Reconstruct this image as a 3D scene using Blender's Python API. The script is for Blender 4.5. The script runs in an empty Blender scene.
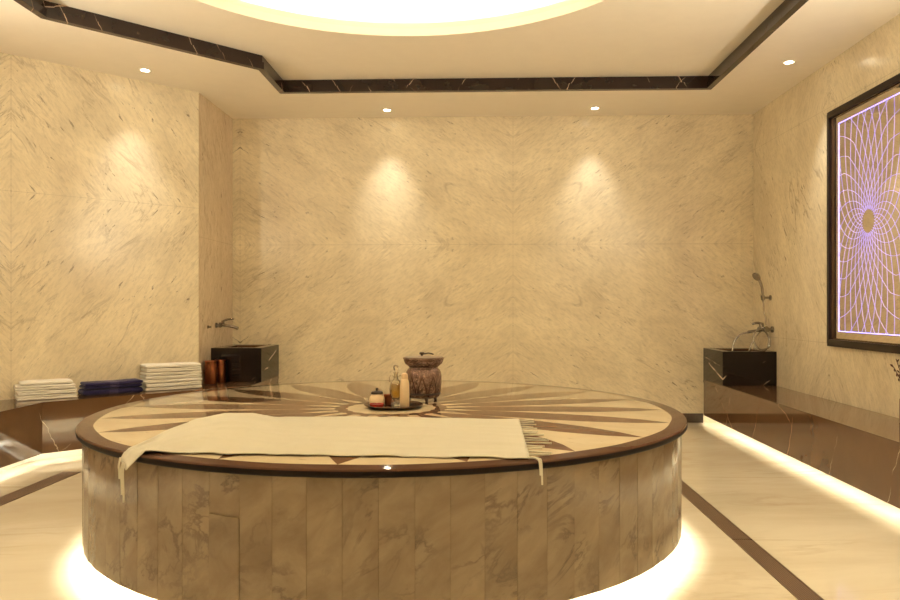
import bpy, bmesh, math, random
from mathutils import Vector, Matrix
random.seed(7)
S = bpy.context.scene
COL = S.collection
PI = math.pi

# ------------------------------------------------------------------ helpers
def link(name, bm, mat=None, parent=None, smooth=True, loc=None, angle=40):
    bmesh.ops.recalc_face_normals(bm, faces=bm.faces)
    me = bpy.data.meshes.new(name)
    bm.to_mesh(me); bm.free()
    o = bpy.data.objects.new(name, me)
    COL.objects.link(o)
    if mat:
        for m in (mat if isinstance(mat, (list, tuple)) else [mat]):
            me.materials.append(m)
    if smooth:
        for p in me.polygons: p.use_smooth = True
        try: me.set_sharp_from_angle(angle=math.radians(angle))
        except Exception: pass
    if parent: o.parent = parent
    if loc: o.location = loc
    return o

def thing(name, label, cat, loc=(0, 0, 0), rz=0, group=None):
    o = bpy.data.objects.new(name, None); COL.objects.link(o)
    o.empty_display_size = .1
    o.location = loc; o.rotation_euler = (0, 0, rz)
    o['label'] = label; o['category'] = cat
    if group: o['group'] = group
    return o

def tag(o, label, cat, group=None):
    o['label'] = label; o['category'] = cat
    if group: o['group'] = group
    return o

def struct(o):
    o['kind'] = 'structure'; return o

def box(bm, x0, x1, y0, y1, z0, z1, bev=0, seg=2, mi=0):
    r = bmesh.ops.create_cube(bm, size=1)
    vs = r['verts']
    for v in vs:
        v.co = Vector((x0 if v.co.x < 0 else x1, y0 if v.co.y < 0 else y1, z0 if v.co.z < 0 else z1))
    fs = set(f for v in vs for f in v.link_faces)
    for f in fs: f.material_index = mi
    if bev:
        es = set(e for v in vs for e in v.link_edges)
        bmesh.ops.bevel(bm, geom=list(es), offset=bev, segments=seg, affect='EDGES', profile=.5)
    return bm

def lathe(bm, prof, n=48, c=(0, 0, 0), close=True):
    rings = []
    for r, z in prof:
        if r < 1e-5:
            rings.append([bm.verts.new((c[0], c[1], c[2] + z))])
        else:
            rings.append([bm.verts.new((c[0] + r * math.cos(2 * PI * i / n), c[1] + r * math.sin(2 * PI * i / n), c[2] + z)) for i in range(n)])
    for a, b in zip(rings, rings[1:]):
        for i in range(n):
            j = (i + 1) % n
            if len(a) == 1 and len(b) == 1: continue
            if len(a) == 1: bm.faces.new((a[0], b[j], b[i]))
            elif len(b) == 1: bm.faces.new((a[i], a[j], b[0]))
            else: bm.faces.new((a[i], a[j], b[j], b[i]))
    return bm

def smoothpath(pts, sub=6):
    pts = [Vector(p) for p in pts]
    out = []
    for i in range(len(pts) - 1):
        p0 = pts[max(i - 1, 0)]; p1 = pts[i]; p2 = pts[i + 1]; p3 = pts[min(i + 2, len(pts) - 1)]
        for k in range(sub):
            t = k / sub
            out.append(.5 * ((2 * p1) + (p2 - p0) * t + (2 * p0 - 5 * p1 + 4 * p2 - p3) * t * t + (3 * p1 - p0 - 3 * p2 + p3) * t ** 3))
    out.append(pts[-1])
    return out

def tube(bm, pts, r, n=10, cap=True):
    """tube along points; r a number or a list"""
    pts = [Vector(p) for p in pts]
    rings = []
    up = None
    for i, p in enumerate(pts):
        d = (pts[min(i + 1, len(pts) - 1)] - pts[max(i - 1, 0)])
        if d.length < 1e-9: d = Vector((0, 0, 1))
        d.normalize()
        if up is None:
            up = Vector((0, 0, 1)) if abs(d.z) < .9 else Vector((1, 0, 0))
        x = up - d * up.dot(d)
        if x.length < 1e-6: x = d.orthogonal()
        x.normalize(); up = x
        y = d.cross(x)
        rr = r[i] if isinstance(r, (list, tuple)) else r
        rings.append([bm.verts.new(p + x * (rr * math.cos(2 * PI * k / n)) + y * (rr * math.sin(2 * PI * k / n))) for k in range(n)])
    for a, b in zip(rings, rings[1:]):
        for k in range(n):
            j = (k + 1) % n
            bm.faces.new((a[k], a[j], b[j], b[k]))
    if cap:
        bm.faces.new(rings[0][::-1]); bm.faces.new(rings[-1])
    return bm

def prism(bm, poly, z0, z1, bev=0):
    lo = [bm.verts.new((x, y, z0)) for x, y in poly]
    hi = [bm.verts.new((x, y, z1)) for x, y in poly]
    n = len(poly)
    fs = [bm.faces.new(lo[::-1]), bm.faces.new(hi)]
    for i in range(n):
        j = (i + 1) % n
        fs.append(bm.faces.new((lo[i], lo[j], hi[j], hi[i])))
    if bev:
        es = [e for e in set(e for f in fs for e in f.edges) if abs(e.verts[0].co.z - z1) < 1e-6 and abs(e.verts[1].co.z - z1) < 1e-6]
        bmesh.ops.bevel(bm, geom=es, offset=bev, segments=2, affect='EDGES')
    return bm

def offset(line, d, closed=False):
    """offset a 2-D polyline to its left by d, mitred"""
    n = len(line); out = []
    for i in range(n):
        p = Vector(line[i])
        a = Vector(line[i - 1]) if (closed or i > 0) else None
        b = Vector(line[(i + 1) % n]) if (closed or i < n - 1) else None
        d1 = (p - a).normalized() if a is not None else None
        d2 = (b - p).normalized() if b is not None else None
        if d1 is None: d1 = d2
        if d2 is None: d2 = d1
        n1 = Vector((-d1.y, d1.x)); n2 = Vector((-d2.y, d2.x))
        m = (n1 + n2); m /= max(m.dot(n1), 1e-6)
        out.append((p.x + m.x * d, p.y + m.y * d))
    return out

def band(bm, line, d0, d1, z0, z1):
    """a solid strip that follows a polyline, between offsets d0, d1"""
    a = offset(line, d0); b = offset(line, d1)
    return prism(bm, a + b[::-1], z0, z1)

# ------------------------------------------------------------------ materials
class NT:
    def __init__(s, name):
        s.m = bpy.data.materials.new(name); s.m.use_nodes = True
        s.t = s.m.node_tree; s.t.nodes.clear()
        s.out = s.n('ShaderNodeOutputMaterial')
        s.b = s.n('ShaderNodeBsdfPrincipled')
        s.l(s.b.outputs[0], s.out.inputs[0])
    def n(s, typ, **kw):
        nd = s.t.nodes.new(typ)
        for k, v in kw.items(): setattr(nd, k, v)
        return nd
    def l(s, a, b): s.t.links.new(a, b)
    def put(s, sock, v):
        if hasattr(v, 'default_value') or hasattr(v, 'is_linked'): s.l(v, sock)
        else: sock.default_value = v
    def math(s, op, a, b=None, c=None):
        nd = s.n('ShaderNodeMath', operation=op)
        s.put(nd.inputs[0], a)
        if b is not None: s.put(nd.inputs[1], b)
        if c is not None: s.put(nd.inputs[2], c)
        return nd.outputs[0]
    def obj(s): return s.n('ShaderNodeTexCoord').outputs['Object']
    def sep(s, v):
        nd = s.n('ShaderNodeSeparateXYZ'); s.l(v, nd.inputs[0]); return nd.outputs
    def comb(s, x, y, z):
        nd = s.n('ShaderNodeCombineXYZ')
        for i, v in enumerate((x, y, z)): s.put(nd.inputs[i], v)
        return nd.outputs[0]
    def map(s, v, rot=(0, 0, 0), scale=(1, 1, 1), loc=(0, 0, 0), typ='POINT'):
        nd = s.n('ShaderNodeMapping', vector_type=typ); s.l(v, nd.inputs[0])
        nd.inputs['Rotation'].default_value = rot; nd.inputs['Scale'].default_value = scale; nd.inputs['Location'].default_value = loc
        return nd.outputs[0]
    def noise(s, v, scale, detail=6, rough=.55, dist=0, w=None):
        nd = s.n('ShaderNodeTexNoise', noise_dimensions='4D' if w is not None else '3D')
        s.l(v, nd.inputs['Vector'])
        nd.inputs['Scale'].default_value = scale; nd.inputs['Detail'].default_value = detail
        nd.inputs['Roughness'].default_value = rough; nd.inputs['Distortion'].default_value = dist
        if w is not None: s.put(nd.inputs['W'], w)
        return nd.outputs['Fac']
    def ramp(s, v, stops, interp='LINEAR'):
        nd = s.n('ShaderNodeValToRGB'); s.put(nd.inputs[0], v)
        cr = nd.color_ramp; cr.interpolation = interp
        while len(cr.elements) < len(stops): cr.elements.new(.5)
        for e, (p, c) in zip(cr.elements, stops):
            e.position = p
            e.color = (c, c, c, 1) if not isinstance(c, (tuple, list)) else tuple(c) + ((1,) if len(c) == 3 else ())
        return nd.outputs[0]
    def mix(s, f, a, b, mode='MIX'):
        nd = s.n('ShaderNodeMix', data_type='RGBA', blend_type=mode)
        s.put(nd.inputs[0], f)
        for i, v in ((6, a), (7, b)):
            if isinstance(v, (tuple, list)): v = tuple(v) + ((1,) if len(v) == 3 else ())
            s.put(nd.inputs[i], v)
        return nd.outputs[2]
    def bump(s, h, strength=.2, dist=.01):
        nd = s.n('ShaderNodeBump'); nd.inputs['Strength'].default_value = strength; nd.inputs['Distance'].default_value = dist
        s.l(h, nd.inputs['Height']); s.l(nd.outputs[0], s.b.inputs['Normal'])
    def set(s, **kw):
        for k, v in kw.items():
            k = k.replace('_', ' ')
            if isinstance(v, (tuple, list)) and len(v) == 3: v = tuple(v) + (1,)
            s.put(s.b.inputs[k], v)
        return s.m

def simple(name, col, rough=.5, metal=0, **kw):
    t = NT(name); n = t.noise(t.obj(), 9, 4)
    c = t.mix(t.math('MULTIPLY', n, .25), col, tuple(x * .75 for x in col))
    return t.set(Base_Color=c, Roughness=rough, Metallic=metal, **kw)

def emit(name, col, strength):
    t = NT(name)
    return t.set(Base_Color=(.8, .8, .8), Emission_Color=col, Emission_Strength=strength)

WALL = (.755, .665, .485)
def wall_marble(name, ux, uy, u0, pu, v0, pv, ang, rough=.24, seed=0., base=WALL):
    """polished cream marble in book-matched sheets; u along the wall, v up"""
    t = NT(name); x, y, z = t.sep(t.obj())
    u = t.math('ADD', t.math('MULTIPLY', x, ux), t.math('MULTIPLY', y, uy))
    u = t.math('SUBTRACT', u, u0); v = t.math('SUBTRACT', z, v0)
    pu_ = t.math('PINGPONG', u, pu); pv_ = t.math('PINGPONG', v, pv)
    P = t.comb(pu_, pv_, seed)
    Q = t.map(t.map(P, rot=(0, 0, -ang)), scale=(.32, 1.25, 1))
    cloud = t.noise(t.map(t.map(P, rot=(0, 0, -ang)), scale=(.6, 1.1, 1)), 2.6, 8, .65, .5)
    col = t.mix(t.ramp(cloud, [(.35, 0), (.7, 1)]), tuple(b * 1.07 for b in base), tuple(b * f for b, f in zip(base, (.84, .82, .80))))
    fine = t.noise(t.map(Q, scale=(1.1, 1, 1)), 38, 7, .78, .3)
    col = t.mix(t.math('MULTIPLY', t.ramp(fine, [(.46, 0), (.68, 1)]), .5), col, tuple(b * .52 for b in base))
    vn = t.math('ABSOLUTE', t.math('SUBTRACT', t.noise(Q, 2.6, 5, .55, .8), .5))
    vein = t.ramp(vn, [(0, 1), (.012, .3), (.03, 0)])
    mask = t.ramp(t.noise(P, 1.3, 3), [(.5, 0), (.66, 1)])
    col = t.mix(t.math('MULTIPLY', t.math('MULTIPLY', vein, mask), .65), col, (.24, .18, .12))
    v2 = t.ramp(t.math('ABSOLUTE', t.math('SUBTRACT', t.noise(t.map(Q, scale=(.7, 1, 1), loc=(3.1, 5.2, 1.)), 4.2, 6, .62, .5), .5)), [(0, 1), (.010, .2), (.022, 0)])
    m2 = t.ramp(t.noise(P, 1.9, 3), [(.44, 0), (.6, 1)])
    col = t.mix(t.math('MULTIPLY', t.math('MULTIPLY', v2, m2), .5), col, (.30, .23, .15))
    sp = t.ramp(t.noise(t.map(Q, scale=(.9, 1, 1)), 26, 5, .6, .5), [(.63, 0), (.68, 1)])
    smask = t.ramp(t.noise(P, 2.1, 2), [(.44, 0), (.56, 1)])
    col = t.mix(t.math('MULTIPLY', t.math('MULTIPLY', sp, smask), .75), col, (.13, .10, .08))
    # hairline joints between the sheets
    ju = t.math('LESS_THAN', t.math('PINGPONG', u, pu / 2), .0022)
    jv = t.math('LESS_THAN', t.math('PINGPONG', v, pv / 2), .0022)
    col = t.mix(t.math('MULTIPLY', t.math('MAXIMUM', ju, jv), .35), col, (.30, .24, .17))
    return t.set(Base_Color=col, Roughness=rough, Specular_IOR_Level=.4)

def stone(name, base, dark, rough, ang=.5, scale=1., stretch=.45, veinc=(.25, .19, .13), vamt=.35, attr=None, rot=None):
    """plain polished marble in solid space"""
    t = NT(name); P = t.obj()
    w = None
    if attr:
        a = t.n('ShaderNodeAttribute'); a.attribute_name = attr; w = t.math('MULTIPLY', a.outputs['Fac'], 40.)
    Q = t.map(t.map(P, rot=rot or (0, 0, -ang)), scale=(stretch, 1, 1))
    c = t.noise(Q, 2.6 * scale, 8, .62, .6, w)
    col = t.mix(t.ramp(c, [(.33, 0), (.68, 1)]), base, dark)
    vn = t.math('ABSOLUTE', t.math('SUBTRACT', t.noise(Q, 2.4 * scale, 6, .6, 1.0, w), .5))
    m = t.ramp(t.noise(P, 1.7 * scale, 2, .5, 0, w), [(.46, 0), (.62, 1)])
    col = t.mix(t.math('MULTIPLY', t.math('MULTIPLY', t.ramp(vn, [(0, 1), (.035, 0)]), m), vamt), col, veinc)
    return t.set(Base_Color=col, Roughness=rough, Specular_IOR_Level=.5)

def black_marble(name, base=(.018, .010, .007), base2=(.045, .026, .017), rough=.07, vein=(.62, .50, .36), wid=.0022, spec=.5, fams=(((.83, .35, .55), .55), ((.35, .75, -.6), .8)), cut=.5, wobble=.16):
    """dark polished stone crossed by a few fine, nearly straight pale veins"""
    t = NT(name); P = t.obj(); x, y, z = t.sep(P)
    wob = t.math('MULTIPLY', t.math('SUBTRACT', t.noise(P, 3.0, 5, .6), .5), wobble)
    tot = None
    for k, ((a, b, c), per) in enumerate(fams):
        d = t.math('ADD', t.math('ADD', t.math('MULTIPLY', x, a), t.math('MULTIPLY', y, b)), t.math('MULTIPLY', z, c))
        d = t.math('ADD', d, t.math('ADD', wob, .137 * (k + 1)))
        l = t.ramp(t.math('DIVIDE', t.math('PINGPONG', d, per / 2), wid), [(0, 1), (.55, .8), (1, 0)])
        m = t.ramp(t.noise(t.map(P, loc=(7.3 * k, 2.1, 4.4)), 2.6, 2), [(cut, 0), (cut + .08, 1)])
        l = t.math('MULTIPLY', l, m)
        tot = l if tot is None else t.math('MAXIMUM', tot, l)
    col = t.mix(t.noise(P, 3, 6, .6, .5), base, base2)
    col = t.mix(tot, col, vein)
    return t.set(Base_Color=col, Roughness=rough, Specular_IOR_Level=spec)

m_wall_back = wall_marble('marble_back_wall', 1, 0, .394, 2.86, 1.84, 1.84, math.radians(36))
m_wall_right = wall_marble('marble_right_wall', 0, 1, 6.15, 2.4, .90, 1.9, math.radians(58), seed=3.)
m_wall_45 = wall_marble('marble_angled_wall', .7071, .7071, 1.5, 1.9, 2.1, 2.1, math.radians(-52), seed=6.)
m_wall_side = wall_marble('marble_side_wall', 0, 1, 7.8, 1.4, 1.84, 1.84, math.radians(70), seed=8., base=(.70, .575, .42))
m_wall_front = wall_marble('marble_front_wall', 1, 0, 0., 2.4, 1.84, 1.84, math.radians(40), seed=11.)
m_floor = stone('floor_marble', (.72, .65, .51), (.60, .515, .38), .08, ang=.15, scale=.8, stretch=.35, veinc=(.45, .34, .22), vamt=.4)
m_ceil = simple('ceiling_paint', (.92, .85, .73), .75)
m_dome = simple('dome_paint', (.86, .80, .68), .8)
m_dark = black_marble('dark_brown_marble', base=(.095, .046, .020), base2=(.15, .078, .038), spec=1.0, wid=.0028, vein=(.55, .42, .28), fams=(((.1, .9, .42), .62), ((.2, .55, -.8), .9)), cut=.45)
m_trim = black_marble('ceiling_trim_marble', base=(.014, .007, .006), base2=(.03, .016, .012), rough=.12, wid=.003, vein=(.55, .40, .28), fams=(((.8, .6, .5), .23), ((.75, -.55, -.5), .37)), cut=.5, wobble=.1)
m_black = black_marble('black_marble', base=(.006, .0035, .003), base2=(.012, .007, .006), rough=.06, wid=.006, spec=.3, fams=(((.55, .1, -.80), .17), ((.7, .2, -.65), .31)), cut=.55, wobble=.04)
m_skirt = black_marble('skirting_stone', base=(.035, .02, .012), base2=(.06, .035, .02), rough=.25, spec=.2)
m_drum = stone('drum_marble', (.27, .21, .135), (.165, .12, .075), .16, scale=2.6, stretch=.5, veinc=(.09, .068, .05), vamt=.75, attr='panel', rot=(.9, .7, .3))
m_led = emit('led_strip_light', (1, .95, .75), 45)
m_cove = emit('cove_light', (1, .91, .68), 13)
m_bulb = emit('downlight_bulb', (1, .88, .62), 30)
m_chrome = simple('chrome', (.34, .31, .28), .12, 1)
m_hose = simple('metal_hose', (.40, .36, .31), .25, 1)
m_grate = None
m_copper = simple('copper', (.45, .17, .085), .28, 1)
m_iron = simple('dark_iron', (.05, .035, .028), .4, .7)

def slab_material():
    t = NT('inlaid_slab_top'); P = t.obj(); x, y, z = t.sep(P)
    r = t.math('SQRT', t.math('ADD', t.math('MULTIPLY', x, x), t.math('MULTIPLY', y, y)))
    th = t.math('ARCTAN2', y, x)
    k = t.math('ADD', t.math('MULTIPLY', th, 20 / (2 * PI)), 19 / 18 + 20)
    u = t.math('MULTIPLY', t.math('PINGPONG', k, .5), 2.0)          # 0 on a ray's axis, 1 between rays
    q = t.math('DIVIDE', r, 1.553)
    w = t.ramp(q, [(0, 0), (.155, 0), (.157, 1), (.193, 1), (.20, .42), (.325, 1), (.40, .95), (.55, .80), (.72, .58), (.86, .28), (.950, .0), (.952, 1)])
    brown = t.math('GREATER_THAN', w, u)
    Q = t.map(t.map(P, rot=(0, 0, .6)), scale=(.5, 1, 1))
    n = t.noise(Q, 4, 7, .6, .5)
    beige = t.mix(t.ramp(n, [(.35, 0), (.7, 1)]), (.55, .46, .315), (.455, .365, .24))
    n2 = t.noise(Q, 6, 7, .65, .8)
    br = t.mix(t.ramp(n2, [(.3, 0), (.72, 1)]), (.095, .044, .020), (.165, .083, .042))
    edge = t.math('GREATER_THAN', q, .951)
    br = t.mix(edge, br, t.mix(n2, (.05, .022, .013), (.12, .06, .035)))
    spk = t.ramp(t.noise(Q, 30, 4, .6), [(.62, 0), (.75, 1)])
    col = t.mix(brown, beige, br)
    col = t.mix(t.math('MULTIPLY', spk, .35), col, (.08, .05, .035))
    return t.set(Base_Color=col, Roughness=.05, Specular_IOR_Level=.05)
m_slab = slab_material()
m_slab_edge = simple('slab_edge_stone', (.006, .003, .002), .5, Specular_IOR_Level=.15)

def grate_material():
    t = NT('perforated_drain_metal'); x, y, z = t.sep(t.obj())
    gx = t.math('PINGPONG', x, .005); gy = t.math('PINGPONG', y, .005)
    hole = t.math('LESS_THAN', t.math('ADD', t.math('MULTIPLY', gx, gx), t.math('MULTIPLY', gy, gy)), .000009)
    col = t.mix(hole, (.20, .12, .07), (.012, .008, .006))
    return t.set(Base_Color=col, Roughness=.4, Metallic=.3)
m_grate = grate_material()

def cloth_material(name, a, b, wscale=140, amt=.35, stripes=None):
    t = NT(name); P = t.obj()
    n = t.noise(P, 30, 4)
    col = t.mix(t.math('MULTIPLY', n, .4), a, b)
    x, y, z = t.sep(P)
    if stripes:
        per, wd, c2 = stripes
        s_ = t.math('LESS_THAN', t.math('PINGPONG', x, per), wd)
        col = t.mix(t.math('MULTIPLY', s_, .55), col, c2)
    nz = t.noise(P, wscale, 3, .6)
    t.bump(nz, amt, .004)
    return t.set(Base_Color=col, Roughness=.95, Specular_IOR_Level=.1, Sheen_Weight=.15)
m_sheet = cloth_material('white_woven_cotton', (.56, .53, .43), (.51, .48, .38), 160, .3, (.06, .004, (.54, .51, .41)))
m_towel = cloth_material('white_terry', (.82, .79, .72), (.72, .68, .60), 260, .6)
m_navy = cloth_material('navy_terry', (.020, .016, .060), (.035, .028, .085), 260, .6, (.16, .035, (.075, .06, .12)))
m_fringe = cloth_material('cotton_fringe', (.60, .57, .46), (.54, .50, .40), 300, .2)

# ------------------------------------------------------------------ the room
YB, XR, ZC, ZT = 7.80, 2.855, 3.168, 3.278
room = [(XR, -1.6), (XR, YB), (-2.545, YB), (-2.545, 6.83), (-3.75, 5.625), (-3.75, -1.6)]     # inner faces
def wall(name, a, b, mat, th=.12, z1=3.9):
    a = Vector(a); b = Vector(b); d = (b - a).normalized(); n = Vector((-d.y, d.x))
    # inside lies on the left of a->b; the wall thickens to the right
    p = [a, b, b - n * th, a - n * th]
    bm = bmesh.new(); prism(bm, [(v.x, v.y) for v in p], 0, z1)
    return struct(link(name, bm, mat, smooth=False))
wall('wall_right', (XR, -1.6), (XR, YB + .12), m_wall_right)
wall('wall_back', (XR, YB), (-2.545 - .12, YB), m_wall_back)
wall('wall_left_return', (-2.545, YB), (-2.545, 6.83), m_wall_side)
wall('wall_left_angled', (-2.545, 6.83), (-3.75, 5.625), m_wall_45)
wall('wall_left', (-3.75, 5.625), (-3.75, -1.72), m_wall_side)
wall('wall_front', (-3.87, -1.6), (XR + .12, -1.6), m_wall_front)

bm = bmesh.new(); box(bm, -3.9, 3.0, -1.75, 7.95, -.12, 0)
struct(link('floor', bm, m_floor, smooth=False))

def plate(outer, inner, z0, z1):
    """flat plate with a hole: bottom face filled between two loops, plus the sides of the hole"""
    bm = bmesh.new()
    es = []
    loops = []
    for lp in (outer, inner):
        vs = [bm.verts.new((x, y, z0)) for x, y in lp]; loops.append(vs)
        for i in range(len(vs)): es.append(bm.edges.new((vs[i], vs[(i + 1) % len(vs)])))
    bmesh.ops.triangle_fill(bm, edges=es, use_beauty=True)
    g = bmesh.ops.extrude_face_region(bm, geom=list(bm.faces))
    for v in g['geom']:
        if isinstance(v, bmesh.types.BMVert): v.co.z = z1
    return bm
outer = [(3.0, -1.75), (3.0, 7.95), (-2.66, 7.95), (-2.68, 6.93), (-3.9, 5.7), (-3.9, -1.75)]
opening = [(2.11, -.7), (2.11, 6.85), (-1.77, 6.85), (-1.77, 6.17), (-2.93, 5.01), (-2.93, -.7)]   # counter-clockwise
struct(link('ceiling', plate(outer, opening, ZC, ZC + .10), m_ceil, smooth=False))
DX, DY, DR = -.47, 3.99, 1.77
circ = [(DX + DR * math.cos(2 * PI * i / 96), DY + DR * math.sin(2 * PI * i / 96)) for i in range(96)]
big = offset(opening, -.25, True)
struct(link('ceiling_tray', plate(big, circ, ZT, ZT + .06), m_ceil, smooth=False))
# black marble moulding round the tray, stepped
bm = bmesh.new()
def ring(bm, line, d0, d1, z0, z1):
    a = offset(line, d0, True); b = offset(line, d1, True); n = len(line)
    A0 = [bm.verts.new((x, y, z0)) for x, y in a]; A1 = [bm.verts.new((x, y, z1)) for x, y in a]
    B0 = [bm.verts.new((x, y, z0)) for x, y in b]; B1 = [bm.verts.new((x, y, z1)) for x, y in b]
    for i in range(n):
        j = (i + 1) % n
        bm.faces.new((A0[i], A0[j], B0[j], B0[i])); bm.faces.new((A1[j], A1[i], B1[i], B1[j]))
        bm.faces.new((A0[j], A0[i], A1[i], A1[j])); bm.faces.new((B0[i], B0[j], B1[j], B1[i]))
ring(bm, opening, -.03, .022, ZC - .006, ZC + .05)
ring(bm, opening, -.03, .006, ZC + .05, ZT)
struct(link('trim_1', bm, m_trim, smooth=False))
# cove: lip, shelf, light trough wall and shallow dome
bm = bmesh.new()
lathe(bm, [(DR, .058), (DR, .10), (DR + .03, .10), (DR + .03, .075), (DR + .30, .075), (DR + .30, .30), (DR - .25, .40), (.9, .46), (0, .48)], 96, (DX, DY, ZT))
struct(link('ceiling_dome', bm, m_dome))
bm = bmesh.new()
lathe(bm, [(DR + .12, .08), (DR + .20, .08), (DR + .20, .10), (DR + .12, .10), (DR + .12, .08)], 96, (DX, DY, ZT))
o = tag(link('cove_light', bm, m_cove), 'glowing ring of light hidden in the round ceiling recess', 'light')
# skirting
bm = bmesh.new(); box(bm, -2.04, 2.344, YB - .012, YB, 0, .095)
struct(link('baseboard_back', bm, m_skirt, smooth=False))

# ------------------------------------------------------------------ benches
def bench(name, label, front, wallpts, ztop, seed_rot):
    """front: polyline with the room on its right, read so that +offset goes towards the wall"""
    t = thing(name, label, 'bench', (0, 0, 0))
    bm = bmesh.new(); prism(bm, front + wallpts, ztop - .03, ztop, .004)
    link('seat_slab', bm, m_dark, t, smooth=False)
    bm = bmesh.new(); band(bm, front, .006, .034, .077, ztop - .0305)
    link('front_panel', bm, m_dark, t, smooth=False)
    bm = bmesh.new(); band(bm, front, .16, .19, 0.0005, ztop - .0305)
    link('plinth', bm, m_floor, t, smooth=False)
    bm = bmesh.new(); band(bm, front, .058, .067, .100, .106)
    link('led_strip', bm, m_led, t, smooth=False)['label'] = 'warm white light strip under the bench front'
    return t
# right: front runs from back to front so that its left is the wall side
bench('stone_bench', 'long dark marble bench along right wall under the framed mirror', [(2.345, 7.798), (2.345, -1.5)], [(2.853, -1.5), (2.853, 7.798)], .445, 0)
bench('stone_bench', 'angled dark marble bench along left wall carrying the towel stacks', [(-3.28, -1.5), (-3.28, 5.59), (-2.05, 6.82), (-2.05, 7.785)],
      [(-2.543, 7.785), (-2.543, 6.829), (-3.748, 5.624), (-3.748, -1.5)], .47, 0)

def basin(label, x0, x1, y0, y1, z0, z1, cx0, cx1, cy0, cy1):
    """box of stone with a sunk bowl"""
    t = thing('wash_basin', label, 'basin', ((x0 + x1) / 2, (y0 + y1) / 2, z0 + .0005), group=None)
    hx, hy, h = (x1 - x0) / 2, (y1 - y0) / 2, z1 - z0
    bm = bmesh.new()
    th = .018
    box(bm, -hx, hx, -hy, -hy + th, 0, h, .002); box(bm, -hx, hx, hy - th, hy, 0, h, .002)
    box(bm, -hx, -hx + th, -hy + th, hy - th, 0, h, .002); box(bm, hx - th, hx, -hy + th, hy - th, 0, h, .002)
    link('basin_body', bm, m_black, t, smooth=False)
    bm = bmesh.new()
    ax0, ax1, ay0, ay1 = cx0 - (x0 + x1) / 2, cx1 - (x0 + x1) / 2, cy0 - (y0 + y1) / 2, cy1 - (y0 + y1) / 2
    ex, ey = hx - th, hy - th
    zt, zb = h - .001, h - .022
    box(bm, -ex, ex, -ey, ay0, zb, zt); box(bm, -ex, ex, ay1, ey, zb, zt)
    box(bm, -ex, ax0, ay0, ay1, zb, zt); box(bm, ax1, ex, ay0, ay1, zb, zt)
    link('basin_rim', bm, m_dark, t, smooth=False)
    bm = bmesh.new()
    w = .008; d = h - .16
    box(bm, ax0 - w, ax1 + w, ay0 - w, ay1 + w, d, d + w)
    box(bm, ax0 - w, ax0, ay0, ay1, d + w, zb); box(bm, ax1, ax1 + w, ay0, ay1, d + w, zb)
    box(bm, ax0 - w, ax1 + w, ay0 - w, ay0, d + w, zb); box(bm, ax0 - w, ax1 + w, ay1, ay1 + w, d + w, zb)
    link('bowl', bm, m_black, t, smooth=False)
    return t
basin('black marble basin box in right corner under the hand shower', 2.347, 2.851, 7.19, 7.796, .445, .768, 2.43, 2.78, 7.27, 7.72)
basin('black marble basin box in left corner beside the copper vessels', -2.541, -2.052, 7.14, 7.784, .47, .796, -2.46, -2.15, 7.25, 7.68)

# ------------------------------------------------------------------ the round slab
SX, SY = -.46, 4.11
slab = thing('massage_slab', 'large round heated marble slab with star inlay in room centre', 'slab', (SX, SY, 0))
RS, ZS = 1.553, .64
bm = bmesh.new()
prof = [(0, ZS), (RS - .008, ZS)] + [(RS - .008 + .008 * math.sin(a), ZS - .008 + .008 * math.cos(a)) for a in (.5, 1.0, PI / 2)]
lathe(bm, prof, 192)
link('inlaid_top', bm, m_slab, slab, angle=60)
bm = bmesh.new()
prof = [(RS, ZS - .008), (RS + .0005, ZS - .016)] + [(RS - .010 + .010 * math.cos(a), ZS - .022 - .010 * math.sin(a)) for a in (0, .5, 1.0, PI / 2)] + [(1.40, ZS - .032)]
lathe(bm, prof, 192)
link('edge_band', bm, m_slab_edge, slab, angle=60)
NP, RD = 76, 1.525
bm = bmesh.new(); lay = bm.faces.layers.float.new('panel')
def pol(r, a, z): return (r * math.cos(a), r * math.sin(a), z)
skip = None
z0, z1 = .100, ZS - .032
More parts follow.
